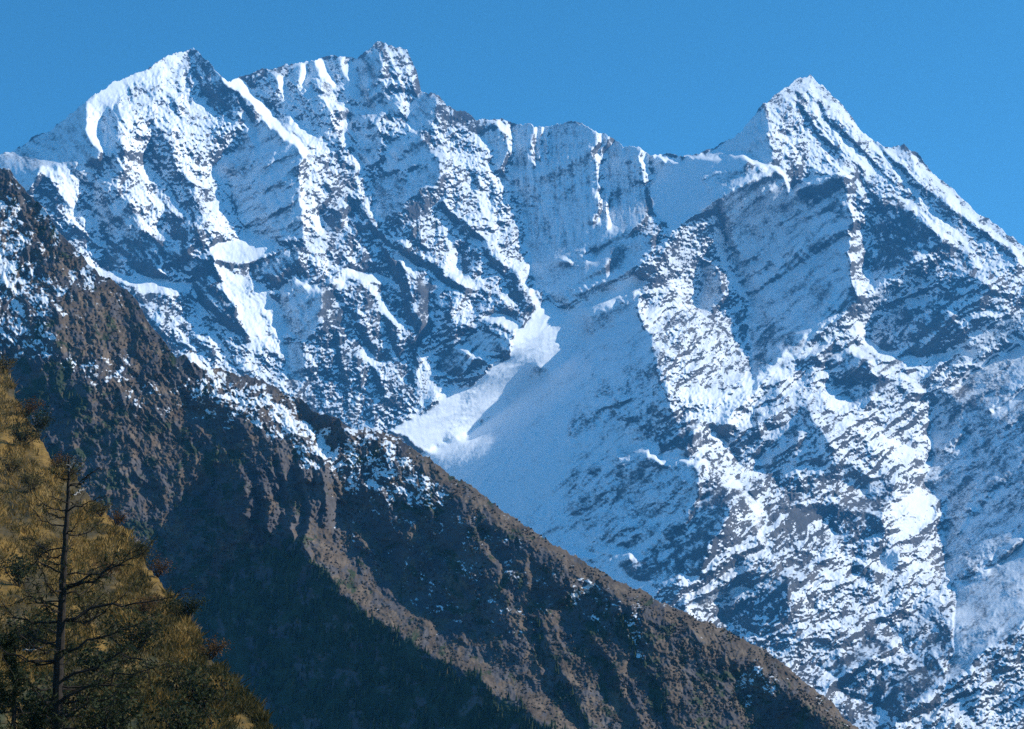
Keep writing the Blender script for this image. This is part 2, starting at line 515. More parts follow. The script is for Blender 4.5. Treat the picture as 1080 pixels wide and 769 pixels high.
L([(685, 479), (705, 488), (745, 484)], 6, tilt=0.8, rock=0)
L([(742, 462), (770, 492), (804, 526)], 24, tilt=0.5, rock=0.45)
A([(700, 562), (724, 534), (765, 514), (798, 528), (798, 545), (760, 562), (722, 592)], tilt=-1.0, rock=0.6, rough=0.6)
L([(610, 588), (640, 583), (658, 580)], 7, tilt=0.9, rock=0)
L([(668, 586), (692, 578)], 7, tilt=0.9, rock=0)
A([(655, 598), (695, 576), (752, 564), (735, 602), (692, 620)], tilt=-1.0, rock=0.7, rough=0.6)
# big shaded right slope
A([(980, 418), (1085, 360), (1400, 300), (1400, 700), (1085, 640), (1000, 714), (1007, 656), (1016, 634), (1000, 604), (990, 570), (997, 530), (975, 512), (984, 470)], tilt=-1.6, rock=0.44, rough=0.5)
A([(980, 418), (1030, 395), (1030, 430), (990, 450)], tilt=-1.1, rock=0.6, rough=0.5)
A([(1012, 604), (1085, 566), (1200, 540), (1200, 640), (1085, 648), (1002, 716), (1007, 656)], tilt=-2.1, rock=0.3, rough=0.4)
L([(984, 417), (1024, 390), (1085, 354)], 4, 1.5, tilt=0.9, rock=0.0)
L([(1048, 430), (1085, 410)], 4, 1.5, tilt=0.8, rock=0.0)
L([(1000, 474), (1018, 458)], 5, 1.5, tilt=0.8, rock=0.2)
L([(1000, 618), (1040, 597), (1085, 572)], 7, tilt=0.7, rock=0.2)
O(1028, 540, 12, 7, tilt=-1.0, rock=0.7)
O(1028, 533, 7, 3.5, 1.5, tilt=0.9, rock=0)
O(1022, 374, 10, 7, tilt=0.9, rock=0)
# lower right snow fields
A([(770, 505), (830, 500), (930, 520), (990, 545), (1000, 640), (960, 700), (900, 760), (850, 730), (820, 690), (720, 630), (760, 592)], 6, tilt=0.05, rock=0.62, rough=1.0)
A([(936, 528), (957, 510), (977, 518), (992, 543), (991, 610), (1004, 638), (930, 646), (850, 646), (835, 628), (882, 598), (846, 578), (875, 555), (923, 560)], tilt=0.55, rock=0.42, rough=1.3)
A([(937, 528), (957, 512), (977, 518), (988, 543), (972, 565), (940, 556)], tilt=0.6, rock=0.1, flat=0.3, rough=0.8)
A([(868, 546), (884, 536), (928, 546), (928, 562), (880, 562)], tilt=-1.8, rock=0.85)
O(914, 604, 16, 7, tilt=-1.6, rock=0.75)
O(914, 582, 11, 5, tilt=-0.9, rock=0.7)
O(940, 588, 9, 9, tilt=-0.9, rock=0.3)
A([(904, 502), (946, 496), (940, 526), (912, 524)], tilt=-1, rock=0.7)
A([(788, 618), (828, 610), (832, 645), (798, 668), (754, 642)], tilt=-1.3, rock=0.75)
L([(831, 692), (880, 664), (930, 646)], 17, tilt=0.6, rock=0.35)
L([(869, 726), (925, 700), (984, 670)], 12, tilt=0.6, rock=0.3)
A([(862, 700), (930, 670), (938, 685), (882, 714)], tilt=-1.9, rock=0.7, rough=0.7)
A([(880, 731), (987, 698), (998, 712), (950, 754), (909, 741)], tilt=-1.9, rock=0.72, rough=0.7)
A([(940, 660), (985, 640), (1010, 650), (1000, 690), (960, 690)], tilt=-0.5, rock=0.5)
L([(720, 628), (760, 596), (808, 572)], 12, tilt=0.6, rock=0.25)
L([(767, 506), (798, 536), (806, 572)], 10, tilt=0.6, rock=0.35)
L([(724, 640), (790, 622)], 6, tilt=0.5, rock=0.2)
A([(1085, 648), (1400, 560), (1400, 900), (940, 900), (948, 770), (997, 726)], tilt=0.45, rock=0.46, rough=1.15)

SKY_M = [(-240, 230), (-120, 196), (0, 161), (15, 159), (34, 146), (57, 135), (88, 109), (115, 89), (152, 73), (176, 61), (204, 49), (216, 61), (233, 79),
         (243, 86), (258, 79), (270, 74), (294, 71), (318, 66), (338, 62), (360, 59), (377, 60), (390, 51), (402, 44), (411, 47), (429, 52), (439, 73),
         (444, 95), (461, 100), (471, 112), (492, 117), (502, 126), (522, 126), (544, 130), (563, 133), (590, 132), (602, 127), (610, 128), (627, 139), (647, 145),
         (657, 154), (674, 155), (684, 162), (698, 163), (715, 166), (735, 162), (750, 157), (781, 139), (804, 111), (830, 91), (842, 83), (855, 80), (869, 93),
         (889, 111), (909, 139), (930, 155), (953, 152), (967, 162), (980, 179), (1001, 196), (1017, 210), (1031, 225), (1055, 240), (1080, 260), (1160, 310), (1280, 350), (1400, 430)]


def poisson(gx, gy, k, wy):
    h, w = gx.shape
    div = np.zeros((h, w))
    div[:, 1:] += gx[:, 1:] - gx[:, :-1]
    div[1:, :] += wy * (gy[1:, :] - gy[:-1, :])
    big = np.empty((2 * h, 2 * w))
    big[:h, :w] = div
    big[h:, :w] = div[::-1]
    big[:, w:] = big[:, :w][:, ::-1]
    fh = np.fft.rfft2(big)
    ky = 2 - 2 * np.cos(2 * np.pi * np.fft.fftfreq(2 * h))
    kx = 2 - 2 * np.cos(2 * np.pi * np.arange(w + 1) / (2 * w))
    fh /= -(wy * ky[:, None] + kx[None, :] + k * k)
    return np.fft.irfft2(fh, s=big.shape)[:h, :w]


def settle_slopes(M, near, base, seen_from, iters=50, st=4):
    """erode and steepen the surveyed faces until sunny faces can see the sun and shady ones turn away from it"""
    hh, ww = M.h // st, M.w // st
    blk = lambda a: a[:hh * st, :ww * st].reshape(hh, st, ww, st).mean((1, 3))
    tilt, flat = blk(M.m['tilt']), blk(M.m['flat'])
    U, V = blk(M.U), blk(M.V)
    gy = -1.6 * flat
    G0 = 1.4 * tilt
    gy0 = gy.copy()
    G = G0.copy()
    top = np.interp(U, *np.array(SKY_M, float).T)
    low = np.interp(U, *np.array(seen_from, float).T)
    seen = (V > top + 2) & (V < np.minimum(low + 34, 790)) & (U > -10) & (U < 1095)
    sun_ = np.array(sun_dir)
    want_lit = seen & (tilt > 0.2)
    want_open = seen & (tilt > -0.05)
    want_dark = seen & (tilt < -0.3)
    cst = np.median(poisson(G, gy, st / 1100.0, 0.3))
    for it in range(iters):
        z = st * (poisson(G, gy, st / 1100.0, 0.3) - cst) + (700 - V) * base
        D = near * np.exp(z / F)
        P = pos(U, V, D)
        n = normals(P)
        n = n * np.sign(np.median(n[..., 2]))
        ns = n @ sun_
        sh = np.zeros(ns.shape, bool)
        push = np.zeros(ns.shape)
        for d in np.concatenate([np.linspace(30, 600, 26), np.linspace(650, 3200, 34)]):
            Q = P + sun_ * d
            fw = Q[..., 1] * cp + Q[..., 2] * sp
            uu = Q[..., 0] / fw * F + PW / 2
            vv = PH / 2 - (-Q[..., 1] * sp + Q[..., 2] * cp) / fw * F
            jj = np.clip((uu - M.u0) / st, 0, ww - 1).astype(int)
            ii = np.clip((vv - M.v0) / st, 0, hh - 1).astype(int)
            oc = (uu < M.u0 + M.w - 6) & (vv > top[ii, jj]) & (D[ii, jj] < fw - 15) & (D[ii, jj] > fw - 1500)
            sh |= oc
            bad = oc & want_open
            np.add.at(push, (ii[bad], jj[bad]), np.where(tilt[bad] > 0.8, 3.0, np.where(tilt[bad] > 0.2, 1.0, 0.4)))
        ns_ = np.clip(ns, -1, 1)
        ed = np.where(want_dark & ~sh, np.clip(ns_ + 0.06, 0, 1), 0)
        el = np.where(want_lit, np.clip(0.24 + 0.3 * np.minimum(tilt, 1.1) - ns_, 0, 0.6), 0)
        G += 0.7 * el - 0.9 * ed
        gy += 0.35 * ed - 0.55 * el + 0.03 * (gy0 - gy)
        gy = np.clip(gy, -3.0, 0.75)
        G += np.clip(push, 0, 10) * 0.05
        G += 0.02 * (G0 - G)
        G = np.clip(G, -2.4, 2.8)
    x = np.clip((np.arange(M.w) + 0.5) / st - 0.5, 0, ww - 1.001)
    y = np.clip((np.arange(M.h) + 0.5) / st - 0.5, 0, hh - 1.001)
    xi, yi = x.astype(int), y.astype(int)
    fx, fy = (x - xi)[None, :], (y - yi)[:, None]

    def grow(d):
        a = d[yi][:, xi] * (1 - fx) + d[yi][:, xi + 1] * fx
        b = d[yi + 1][:, xi] * (1 - fx) + d[yi + 1][:, xi + 1] * fx
        return a * (1 - fy) + b * fy
    zz = poisson(1.4 * M.m['tilt'] + grow(G - G0), -1.6 * M.m['flat'] + grow(gy - gy0), 1 / 1100.0, 0.3)
    return (zz - np.median(zz)).astype(np.float32)


SKY_R = [(-240, 60), (-100, 120), (0, 176), (8, 180), (20, 196), (40, 214), (60, 240), (78, 262), (95, 281), (118, 296), (140, 312), (158, 338), (172, 360), (185, 376),
         (200, 371), (216, 385), (243, 394), (262, 396), (300, 412), (325, 428), (340, 440), (358, 442), (375, 452), (398, 452), (410, 458), (450, 484), (480, 502), (520, 531), (550, 551),
         (600, 584), (622, 596), (640, 604), (700, 636), (730, 650), (760, 662), (810, 690), (835, 706), (860, 727), (905, 768), (960, 815), (1100, 890), (1240, 940)]
MT.m['z'] = settle_slopes(MT, 4000.0, 1.35, SKY_R)


def oriented(u, v, ang, lam, stretch, octs, seed):
    c, s_ = math.cos(ang), math.sin(ang)
    a = (u * c + v * s_) / stretch
    b = -u * s_ + v * c
    return ridged(a, b, lam, octs, seed, 0.52)


def aniso(u, v, ang, lam, stretch, seed):
    c, s_ = math.cos(ang), math.sin(ang)
    return fbm((u * c + v * s_) / stretch, -u * s_ + v * c, lam, 3, seed, 0.6)


def build_mountain():
    us = np.arange(-70, 1230, 0.64)
    rows = 1230
    t = np.linspace(0, 1, rows)
    top = skyline(SKY_M, us, 3, 2.6)
    v = 930 + (top[None, :] - 930) * t[:, None]
    u = np.broadcast_to(us[None, :], v.shape)
    g = lambda k: MT.at(MT.m[k], u, v)
    rough, rock, flat = g('rough'), g('rock'), g('flat')
    z = g('z') + (930 - v) * 1.35
    wu = u + 5 * fbm(u, v, 40, 3, 60)
    wv = v + 5 * fbm(u, v, 40, 3, 66)
    # broken rock relief, and streaks along the gullies
    cr = fbm(wu, wv, 26, 2, 70, 0.5) * 4.6 + fbm(wu, wv, 9, 1, 74) * 2.1 + fbm(u, v, 4.8, 1, 77) * 1.8 + fbm(u, v, 2.9, 1, 78) * 1.5 + fbm(u, v, 1.8, 1, 79) * 0.8
    bk = oriented(wu, wv, math.radians(52), 11, 3.2, 2, 80)
    fw = oriented(wu, wv, math.radians(-36), 12, 3.6, 2, 90)
    fl = oriented(u + 0.4 * (wu - u), v, math.radians(88), 8, 6.0, 2, 100)
    wb, wf, wl = g('back'), g('fwd'), g('flute')
    big = -(oriented(wu, wv, math.radians(56), 30, 3.0, 2, 84) * wb + oriented(wu, wv, math.radians(-33), 34, 3.2, 2, 94) * wf * 2.1) * 5.0
    streak = -(bk * wb + fw * wf + fl * wl) * 3.0
    rr = np.clip(rough, 0, 2) * (0.85 + 0.75 * fbm(wu - 90, wv, 38, 2, 160, 0.6)).clip(0.35, 1.5)
    fade = smooth(1 - t, 0.0, 0.03)[:, None] * 0.8 + 0.2
    zz = z + (big * np.clip(rr, 0.25, 1) + cr * rr * 0.85 + streak * (0.25 + 0.75 * rr) * 0.8) * fade
    D = 4000.0 * np.exp((zz - (930 - 700) * 1.35) / F)
    P = pos(u, v, D)
    n = normals(P)
    n *= np.sign(n[..., 1:2]) * -1 if np.median(n[..., 1]) > 0 else 1
    nz = n[..., 2]
    nz = np.where(np.median(nz) < 0, -nz, nz)
    # how much snow holds: flatter ground and smooth slopes keep it, steep broken rock sheds it
    br = fbm(wu, wv, 12, 3, 120, 0.65)
    bs = (bk * wb + fw * wf + fl * wl) - 0.9
    soft = smooth(rough, 1.0, 0.35)
    drift = (wb * aniso(wu, wv, math.radians(52), 7, 5, 130) + wf * aniso(wu, wv, math.radians(-36), 7, 5, 134) + wl * aniso(u, v, math.radians(88), 5, 7, 138))
    rock = np.where(rock < 0.5, rock * 0.86, rock)
    k_ = 21
    pad_ = np.pad(nz, k_, mode='edge').cumsum(0).cumsum(1)
    m2 = 2 * k_
    blur = (pad_[m2:, m2:] - pad_[:-m2, m2:] - pad_[m2:, :-m2] + pad_[:-m2, :-m2]) / (m2 * m2)
    nzl = (nz - blur[:nz.shape[0], :nz.shape[1]]) * 1.15 + 0.25 * (nz - 0.62)
    big_br = fbm(wu + 40, wv, 48, 2, 150, 0.6)
    cover = 0.665 - 1.05 * (rock - 0.28) + 0.95 * nzl * (0.45 + 0.9 * rock) * (1 - 0.4 * soft) + 0.24 * big_br * (0.2 + rock) + 0.52 * fbm(wu, wv, 5.5, 2, 154, 0.75) * (0.14 + rock) * (1 - 0.6 * soft) + 0.34 * br * (0.35 + rock) * (1 - 0.35 * soft) + 0.22 * bs * (0.2 + rock) + (0.30 + 0.2 * soft) * drift * (0.3 + rock)
    cover = np.where(rock < 0.02, cover + 0.3, cover)
    P2 = skirt(P, 14, 2600.0, 2600.0)
    pad = np.repeat(cover[-1:], 14, 0)
    o = sheet_mesh('mountain', P2, {'snow': np.concatenate([cover, pad]), 'soft': np.concatenate([soft, np.repeat(soft[-1:], 14, 0)])})
    o['kind'] = 'structure'
    o['label'] = 'jagged snow covered rocky mountain range filling the background'
    m = NT('snow_and_rock')
    nz_ = m.noise(0.11, 3, 0.75)
    f = m.math('ADD', m.attr('snow'), m.math('MULTIPLY', m.math('SUBTRACT', nz_, 0.5), 1.45))
    wd = m.math('ADD', m.math('MULTIPLY', m.attr('soft'), 0.26), 0.10)
    mr = m.n('ShaderNodeMapRange', interpolation_type='SMOOTHSTEP')
    m.l(f, mr.inputs[0])
    m.l(m.math('SUBTRACT', 0.48, wd), mr.inputs[1])
    m.l(m.math('ADD', 0.48, wd), mr.inputs[2])
    k = mr.outputs[0]
    rk = m.ramp(m.noise(0.01, 4, 0.65), [(0.3, (0.04, 0.044, 0.05)), (0.52, (0.08, 0.079, 0.082)), (0.72, (0.14, 0.13, 0.122))])
    m.base(m.mix(k, rk, (0.86, 0.88, 0.9)))
    o.data.materials.append(m.m)
    return o


build_mountain()

# ------------------------------------------------------------------ the brown mid ridge
RG = Survey(-240, 1240, 120, 980, 40, warp=(7.0, 1.0), tilt=-0.1, rock=1.0, snow=0.0, wood=0.0, scrub=0.3, rough=1.0)
A, L, O = RG.area, RG.line, RG.spot
A([(-240, 100), (40, 180), (190, 395), (100, 400), (-240, 420)], 10, tilt=-0.15, snow=0.42, scrub=0.35)
A([(-240, 190), (20, 215), (24, 300), (-240, 310)], tilt=0.5, snow=0.75)
A([(20, 200), (95, 280), (60, 300), (25, 250)], tilt=0.2, snow=0.28, scrub=0.6)
A([(-240, 310), (60, 300), (100, 350), (60, 390), (-240, 410)], 8, tilt=-0.6, snow=0.5, scrub=0.1)
A([(60, 320), (110, 300), (140, 330), (130, 380), (60, 370)], 6, tilt=0.2, snow=0.15, scrub=0.9)
A([(120, 300), (145, 310), (187, 395), (150, 400), (125, 350)], 6, tilt=-0.1, snow=0.1, scrub=0.6)
A([(-240, 400), (50, 380), (100, 400), (110, 440), (-240, 480)], 8, tilt=-0.5, wood=0.6, snow=0.05)
A([(90, 395), (180, 400), (230, 440), (170, 450), (100, 430)], 6, tilt=0.2, snow=0.32, scrub=0.7)
A([(185, 395), (262, 395), (345, 440), (375, 480), (400, 530), (340, 500), (280, 460), (210, 430)], 9, tilt=0.15, snow=0.56, scrub=0.2)
L([(196, 366), (216, 388), (243, 416), (287, 432), (325, 455), (362, 500)], 12, tilt=0.6, snow=0.78, rough=1.0)
A([(225, 420), (265, 440), (250, 455), (205, 440)], tilt=-0.7, snow=0.45)
A([(345, 448), (412, 452), (450, 482), (475, 530), (420, 545), (370, 512)], 7, tilt=0.3, snow=0.56, scrub=0.3, rough=1.2)
O(332, 437, 16, 11, tilt=-1.0, snow=0.1)
A([(338, 456), (360, 444), (374, 458), (350, 474)], tilt=-1.0, snow=0.15)
A([(-240, 440), (120, 430), (240, 460), (300, 600), (330, 800), (-240, 900)], 14, tilt=0.12, wood=0.34, snow=0.0)
A([(90, 440), (150, 430), (220, 470), (260, 520), (220, 520), (150, 470)], 8, tilt=0.2, wood=0.2, scrub=0.8)
A([(210, 480), (260, 470), (250, 540), (270, 620), (230, 560)], 6, tilt=0.3, wood=0.3, scrub=0.8)
A([(245, 500), (300, 480), (360, 500), (365, 560), (340, 620), (290, 600), (255, 560)], 5, tilt=0.45, wood=0.0, scrub=0.7, rough=1.2)
A([(252, 498), (300, 480), (352, 498), (362, 560), (338, 612), (296, 600), (262, 556)], 4, tilt=1.0, wood=0.0, scrub=0.12, rough=1.7)
L([(268, 490), (276, 540), (282, 590)], 14, tilt=-0.9, wood=0.2)
L([(296, 486), (302, 540), (306, 596)], 6, tilt=-0.5)
L([(334, 496), (338, 540), (336, 590)], 6, tilt=-0.5)
L([(308, 488), (312, 540), (314, 590)], 6, tilt=0.5, scrub=0.3)
A([(206, 500), (246, 490), (258, 560), (250, 600), (222, 570)], 6, tilt=-0.9, wood=0.35, scrub=0.1)
L([(345, 505), (352, 560)], 8, tilt=0.8, snow=0.25)
L([(318, 490), (322, 540), (318, 580)], 8, tilt=-0.8)
A([(365, 520), (450, 530), (540, 560), (600, 620), (560, 680), (480, 660), (410, 620), (370, 580)], 6, tilt=-0.6, snow=0.24, wood=0.1, scrub=0.15)
for p, w in (([(440, 560), (480, 620), (500, 650)], 9), ([(380, 560), (420, 620), (460, 665)], 10), ([(500, 560), (525, 600), (540, 640)], 8), ([(560, 590), (560, 640), (590, 690)], 10)):
    L(p, w, 4, tilt=0.5, snow=0.05, scrub=0.8)
A([(450, 600), (490, 590), (500, 640), (470, 650)], tilt=-0.9, wood=0.3)
A([(535, 640), (640, 620), (720, 680), (760, 769), (760, 900), (600, 900), (560, 720)], 8, tilt=0.15, scrub=0.7, wood=0.15)
for p, w in (([(640, 640), (690, 720), (720, 800)], 16), ([(560, 650), (590, 720), (640, 800)], 12), ([(600, 640), (640, 700), (670, 780)], 8)):
    L(p, w, 5, tilt=-0.8, scrub=0.1, wood=0.4)
A([(600, 628), (612, 605), (640, 604), (630, 618), (606, 640)], tilt=0.6, snow=0.6)
A([(602, 640), (632, 617), (670, 625), (680, 660), (640, 668)], tilt=-1.0, snow=0.28, scrub=0.0)
A([(655, 670), (680, 665), (685, 690), (660, 690)], tilt=-0.2, snow=0.4)
A([(720, 690), (750, 670), (800, 690), (880, 760), (900, 900), (740, 900)], 6, tilt=0.1, scrub=0.6, wood=0.2)
A([(775, 715), (800, 700), (822, 705), (815, 730), (785, 745)], tilt=-0.8, snow=0.45)
A([(800, 735), (850, 735), (880, 780), (810, 800)], tilt=-0.9, scrub=0.1)
for u_, v_, a_, b_ in ((150, 470, 22, 12), (205, 505, 16, 14), (130, 520, 18, 9), (180, 560, 14, 18), (236, 580, 12, 20), (110, 460, 14, 9), (250, 650, 10, 22), (215, 620, 9, 16), (280, 640, 12, 20)):
    O(u_, v_, a_, b_, 6, tilt=0.75, wood=0.0, scrub=0.85)
# sunlit brown crest
L([(440, 480), (460, 494), (520, 534), (600, 588), (650, 612), (700, 642), (760, 668), (810, 696), (860, 732), (930, 790)], 22, 4, tilt=0.8, snow=0.06, scrub=1.0, wood=0, rough=0.7)
L([(404, 452), (450, 484)], 7, 4, snow=0.25, scrub=0.8)
# lower spur with the dark wood under it
A([(300, 560), (372, 628), (440, 672), (500, 702), (560, 742), (640, 800), (640, 960), (120, 960), (200, 640)], 5, tilt=-0.8, wood=0.7, scrub=0, snow=0, rough=0.6)
L([(335, 560), (372, 622), (405, 650), (440, 671), (500, 702), (555, 738), (640, 796)], 19, 4, tilt=0.85, wood=0, scrub=1.0, rough=0.7)
L([(372, 600), (420, 640), (470, 660)], 9, 4, tilt=0.5, scrub=0.9)
zrel = RG.relief(1.3 * RG.m['tilt'] - 0.14 - 0.32 * smooth(RG.U, 300, 470), 0 * RG.m['tilt'], 1 / 500.0)
RG.m['z'] = zrel.astype(np.float32)




def build_ridge():
    us = np.arange(-120, 1120, 0.75)
    rows = 820
    t = np.linspace(0, 1, rows)
    top = skyline(SKY_R, us, 5, 3.4)
    v = 965 + (top[None, :] - 965) * t[:, None]
    u = np.broadcast_to(us[None, :], v.shape)
    g = lambda k: RG.at(RG.m[k], u, v)
    rough = g('rough')
    z = g('z') + (965 - v) * 1.15
    wu = u + 6 * fbm(u, v, 44, 3, 160)
    wv = v + 6 * fbm(u, v, 44, 3, 166)
    cr = fbm(wu, wv, 30, 2, 170, 0.5) * 5.5 + fbm(wu, wv, 10, 1, 174) * 1.9 + fbm(u, v, 5, 1, 177) * 1.9 + fbm(u, v, 2.9, 1, 178) * 1.4 + fbm(u, v, 1.9, 1, 179) * 0.7
    bk = oriented(wu, wv, math.radians(62), 15, 3.0, 3, 180)
    fade = smooth(1 - t, 0.0, 0.03)[:, None] * 0.8 + 0.2
    zz = z + (cr * rough * 1.0 - bk * 2.5 * (0.3 + 0.7 * rough)) * fade
    D = 1050.0 * np.exp((zz - np.median(z[100])) / F)
    P = pos(u, v, D)
    n = normals(P)
    nz = np.abs(n[..., 2])
    br = fbm(wu, wv, 13, 4, 220, 0.85)
    snow = g('snow') - 0.02 + 0.7 * (nz - 0.6) + (0.2 + 0.6 * np.clip(g('snow'), 0, 0.45)) * br
    wood = g('wood') + 0.04 + 0.6 * fbm(wu, wv, 26, 5, 230, 0.75)
    scrub = g('scrub') - 0.05 + 0.75 * fbm(wu, wv, 18, 5, 240, 0.8) - 0.2 * (bk - 0.9)
    global ridgeP
    ridgeP = (P, u, v)
    P2 = skirt(P, 10, 900.0, 700.0)
    ext = lambda a: np.concatenate([a, np.repeat(a[-1:], 10, 0)])
    o = sheet_mesh('ridge', P2, {'snow': ext(snow), 'wood': ext(wood), 'scrub': ext(scrub)})
    o['kind'] = 'structure'
    o['label'] = 'brown rocky ridge dusted with snow descending to the right'
    m = NT('ridge_ground')
    rk = m.ramp(m.noise(0.03, 5, 0.65), [(0.3, (0.05, 0.048, 0.055)), (0.55, (0.1, 0.09, 0.088)), (0.75, (0.16, 0.14, 0.13))])
    sc = m.ramp(m.noise(0.05, 5, 0.7), [(0.3, (0.055, 0.04, 0.029)), (0.5, (0.12, 0.088, 0.062)), (0.72, (0.2, 0.152, 0.108))])
    wd = m.ramp(m.noise(0.06, 5, 0.7), [(0.3, (0.016, 0.028, 0.014)), (0.7, (0.05, 0.066, 0.03))])
    c = m.mix(m.step(m.attr('scrub'), 0.3, 0.75), rk, sc)
    c = m.mix(m.step(m.attr('wood'), 0.35, 0.65), c, wd)
    f = m.math('ADD', m.attr('snow'), m.math('MULTIPLY', m.math('SUBTRACT', m.noise(0.25, 4, 0.75), 0.5), 1.0))
    c = m.mix(m.step(f, 0.46, 0.74), c, (0.84, 0.86, 0.88))
    m.base(c)
    o.data.materials.append(m.m)
    return o


build_ridge()

# ------------------------------------------------------------------ the valley floor (one sheet to the horizon)
def build_ground():
    n = 60
    a = np.linspace(-1, 1, n)
    x = np.sign(a) * np.abs(a) ** 2 * 15000
    X, Y = np.meshgrid(x, x + 2000)
    Z = -12 + 4 * fbm(X, Y, 900, 3, 400)
    o = sheet_mesh('ground', np.stack([X, Y, Z], -1), {})
    o['kind'] = 'structure'
    m = NT('valley_turf')
    m.base(m.ramp(m.noise(0.02, 5, 0.6), [(0.3, (0.05, 0.05, 0.03)), (0.7, (0.12, 0.1, 0.05))]))
    o.data.materials.append(m.m)


build_ground()

# ------------------------------------------------------------------ the near hillside
SKY_H = [(-240, 250), (-120, 320), (0, 388), (8, 394), (20, 432), (34, 452), (52, 482), (74, 502), (100, 535), (128, 556), (154, 592), (176, 628),
         (194, 650), (216, 690), (246, 722), (282, 762), (322, 800), (420, 860), (520, 930), (640, 1000)]


def hill_depth(u, v):
    t = (1000 - v)
    d = 34.0 * np.exp(t / 250.0) * np.exp((u - 60) / F * 1.0)
    return d


def build_hill():
    us = np.arange(-230, 620, 1.3)
    rows = 520
    t = np.linspace(0, 1, rows)
    top = skyline(SKY_H, us, 9, 6.0)
    v = 1010 + (top[None, :] - 1010) * t[:, None]
    u = np.broadcast_to(us[None, :], v.shape)
    d = hill_depth(u, v)
    wu = u + 6 * fbm(u, v, 40, 3, 460)
    nn = fbm(wu, v, 60, 2, 470, 0.5) * 20 + fbm(wu, v, 20, 2, 474, 0.55) * 10 + fbm(u, v, 6, 2, 477) * 2.6
    bk = oriented(wu, v, math.radians(50), 40, 2.5, 3, 480)
    fade = smooth(1 - t, 0.0, 0.04)[:, None] * 0.7 + 0.3
    D = d * np.exp((nn - 7 * bk) * fade / F * 1.1)
    P = pos(u, v, D)
    gold = 0.5 + 0.75 * fbm(wu, v, 46, 4, 490, 0.6) - 0.25 * (bk - 0.9)
    green = smooth(v, 560, 800) * 0.5 + 0.5 * fbm(wu, v, 30, 4, 495, 0.6)
    P2 = skirt(P, 8, 60.0, 40.0)
    ext = lambda a: np.concatenate([a, np.repeat(a[-1:], 8, 0)])
    o = sheet_mesh('hill', P2, {'gold': ext(gold), 'green': ext(green)})
    o['kind'] = 'structure'
    o['label'] = 'near hillside of golden autumn grass at lower left'
    m = NT('autumn_turf')
    a = m.ramp(m.noise(0.35, 6, 0.7), [(0.3, (0.045, 0.033, 0.015)), (0.55, (0.09, 0.065, 0.025)), (0.75, (0.15, 0.11, 0.05))])
    b = m.ramp(m.noise(0.5, 6, 0.7), [(0.3, (0.10, 0.058, 0.014)), (0.55, (0.24, 0.14, 0.03)), (0.75, (0.34, 0.21, 0.055))])
    gcol = m.ramp(m.noise(0.6, 6, 0.7), [(0.3, (0.02, 0.024, 0.01)), (0.7, (0.07, 0.072, 0.03))])
    c = m.mix(m.step(m.attr('gold'), 0.25, 0.8), a, b)
    c = m.mix(m.step(m.attr('green'), 0.3, 0.75), c, gcol)
    m.base(c)
    o.data.materials.append(m.m)
    return P, u, v


hillP, hillU, hillV = build_hill()


# ------------------------------------------------------------------ plants on the near hillside
def hill_at(u, v):
    j = int(np.clip(np.searchsorted(hillU[0], u), 0, hillU.shape[1] - 1))
    i = int(np.argmin(np.abs(hillV[:, j] - v)))
    return hillP[i, j].copy(), i, j


class MB:
    """collects tubes and small faces, then becomes one mesh object"""

    def __init__(s):
        s.v, s.f, s.n = [], [], 0
        s.a = []

    def add(s, vv, ff, a=0.0):
        s.v.append(np.asarray(vv, np.float32))
        s.f.extend([tuple(int(i) + s.n for i in f) for f in ff])
        s.a.append(np.full(len(vv), a, np.float32))
        s.n += len(vv)

    def tube(s, pts, rad, sides=6):
        pts = np.asarray(pts, float)
        n = len(pts)
        tan = np.gradient(pts, axis=0)
        tan /= np.linalg.norm(tan, axis=1, keepdims=True) + 1e-9
        ref = np.array([0.31, 0.9, 0.2])
        vv = []
        for p, t, r in zip(pts, tan, rad):
            a = np.cross(t, ref)
            a /= np.linalg.norm(a) + 1e-9
            b = np.cross(t, a)
            for k in range(sides):
                w = 2 * math.pi * k / sides
                vv.append(p + r * (a * math.cos(w) + b * math.sin(w)))
        ff = []
        for i in range(n - 1):
            for k in range(sides):
                k2 = (k + 1) % sides
                ff.append((i * sides + k, i * sides + k2, (i + 1) * sides + k2, (i + 1) * sides + k))
        ff.append(tuple(range(sides))[::-1])
        ff.append(tuple((n - 1) * sides + k for k in range(sides)))
        s.add(vv, ff)

    def blade(s, p, d, w, a=0.0):
        """a thin pointed leaf from p along d"""
        d = np.asarray(d, float)
        side = np.cross(d, rng.normal(size=3))
        side *= w / (np.linalg.norm(side) + 1e-9)
        s.add([p - side, p + side, p + 0.6 * d + side * 0.8, p + d, p + 0.6 * d - side * 0.8], [(0, 1, 2, 3, 4)], a)

    def build(s, name, mat, parent=None, origin=(0, 0, 0)):
        me = bpy.data.meshes.new(name)
        v = np.concatenate(s.v) - np.asarray(origin, np.float32)
        me.from_pydata(v.tolist(), [], s.f)
        a = me.attributes.new('tone', 'FLOAT', 'POINT')
        a.data.foreach_set('value', np.concatenate(s.a))
        me.materials.append(mat)
        o = bpy.data.objects.new(name, me)
        COL.objects.link(o)
        if parent is not None:
            o.parent = parent
        return o


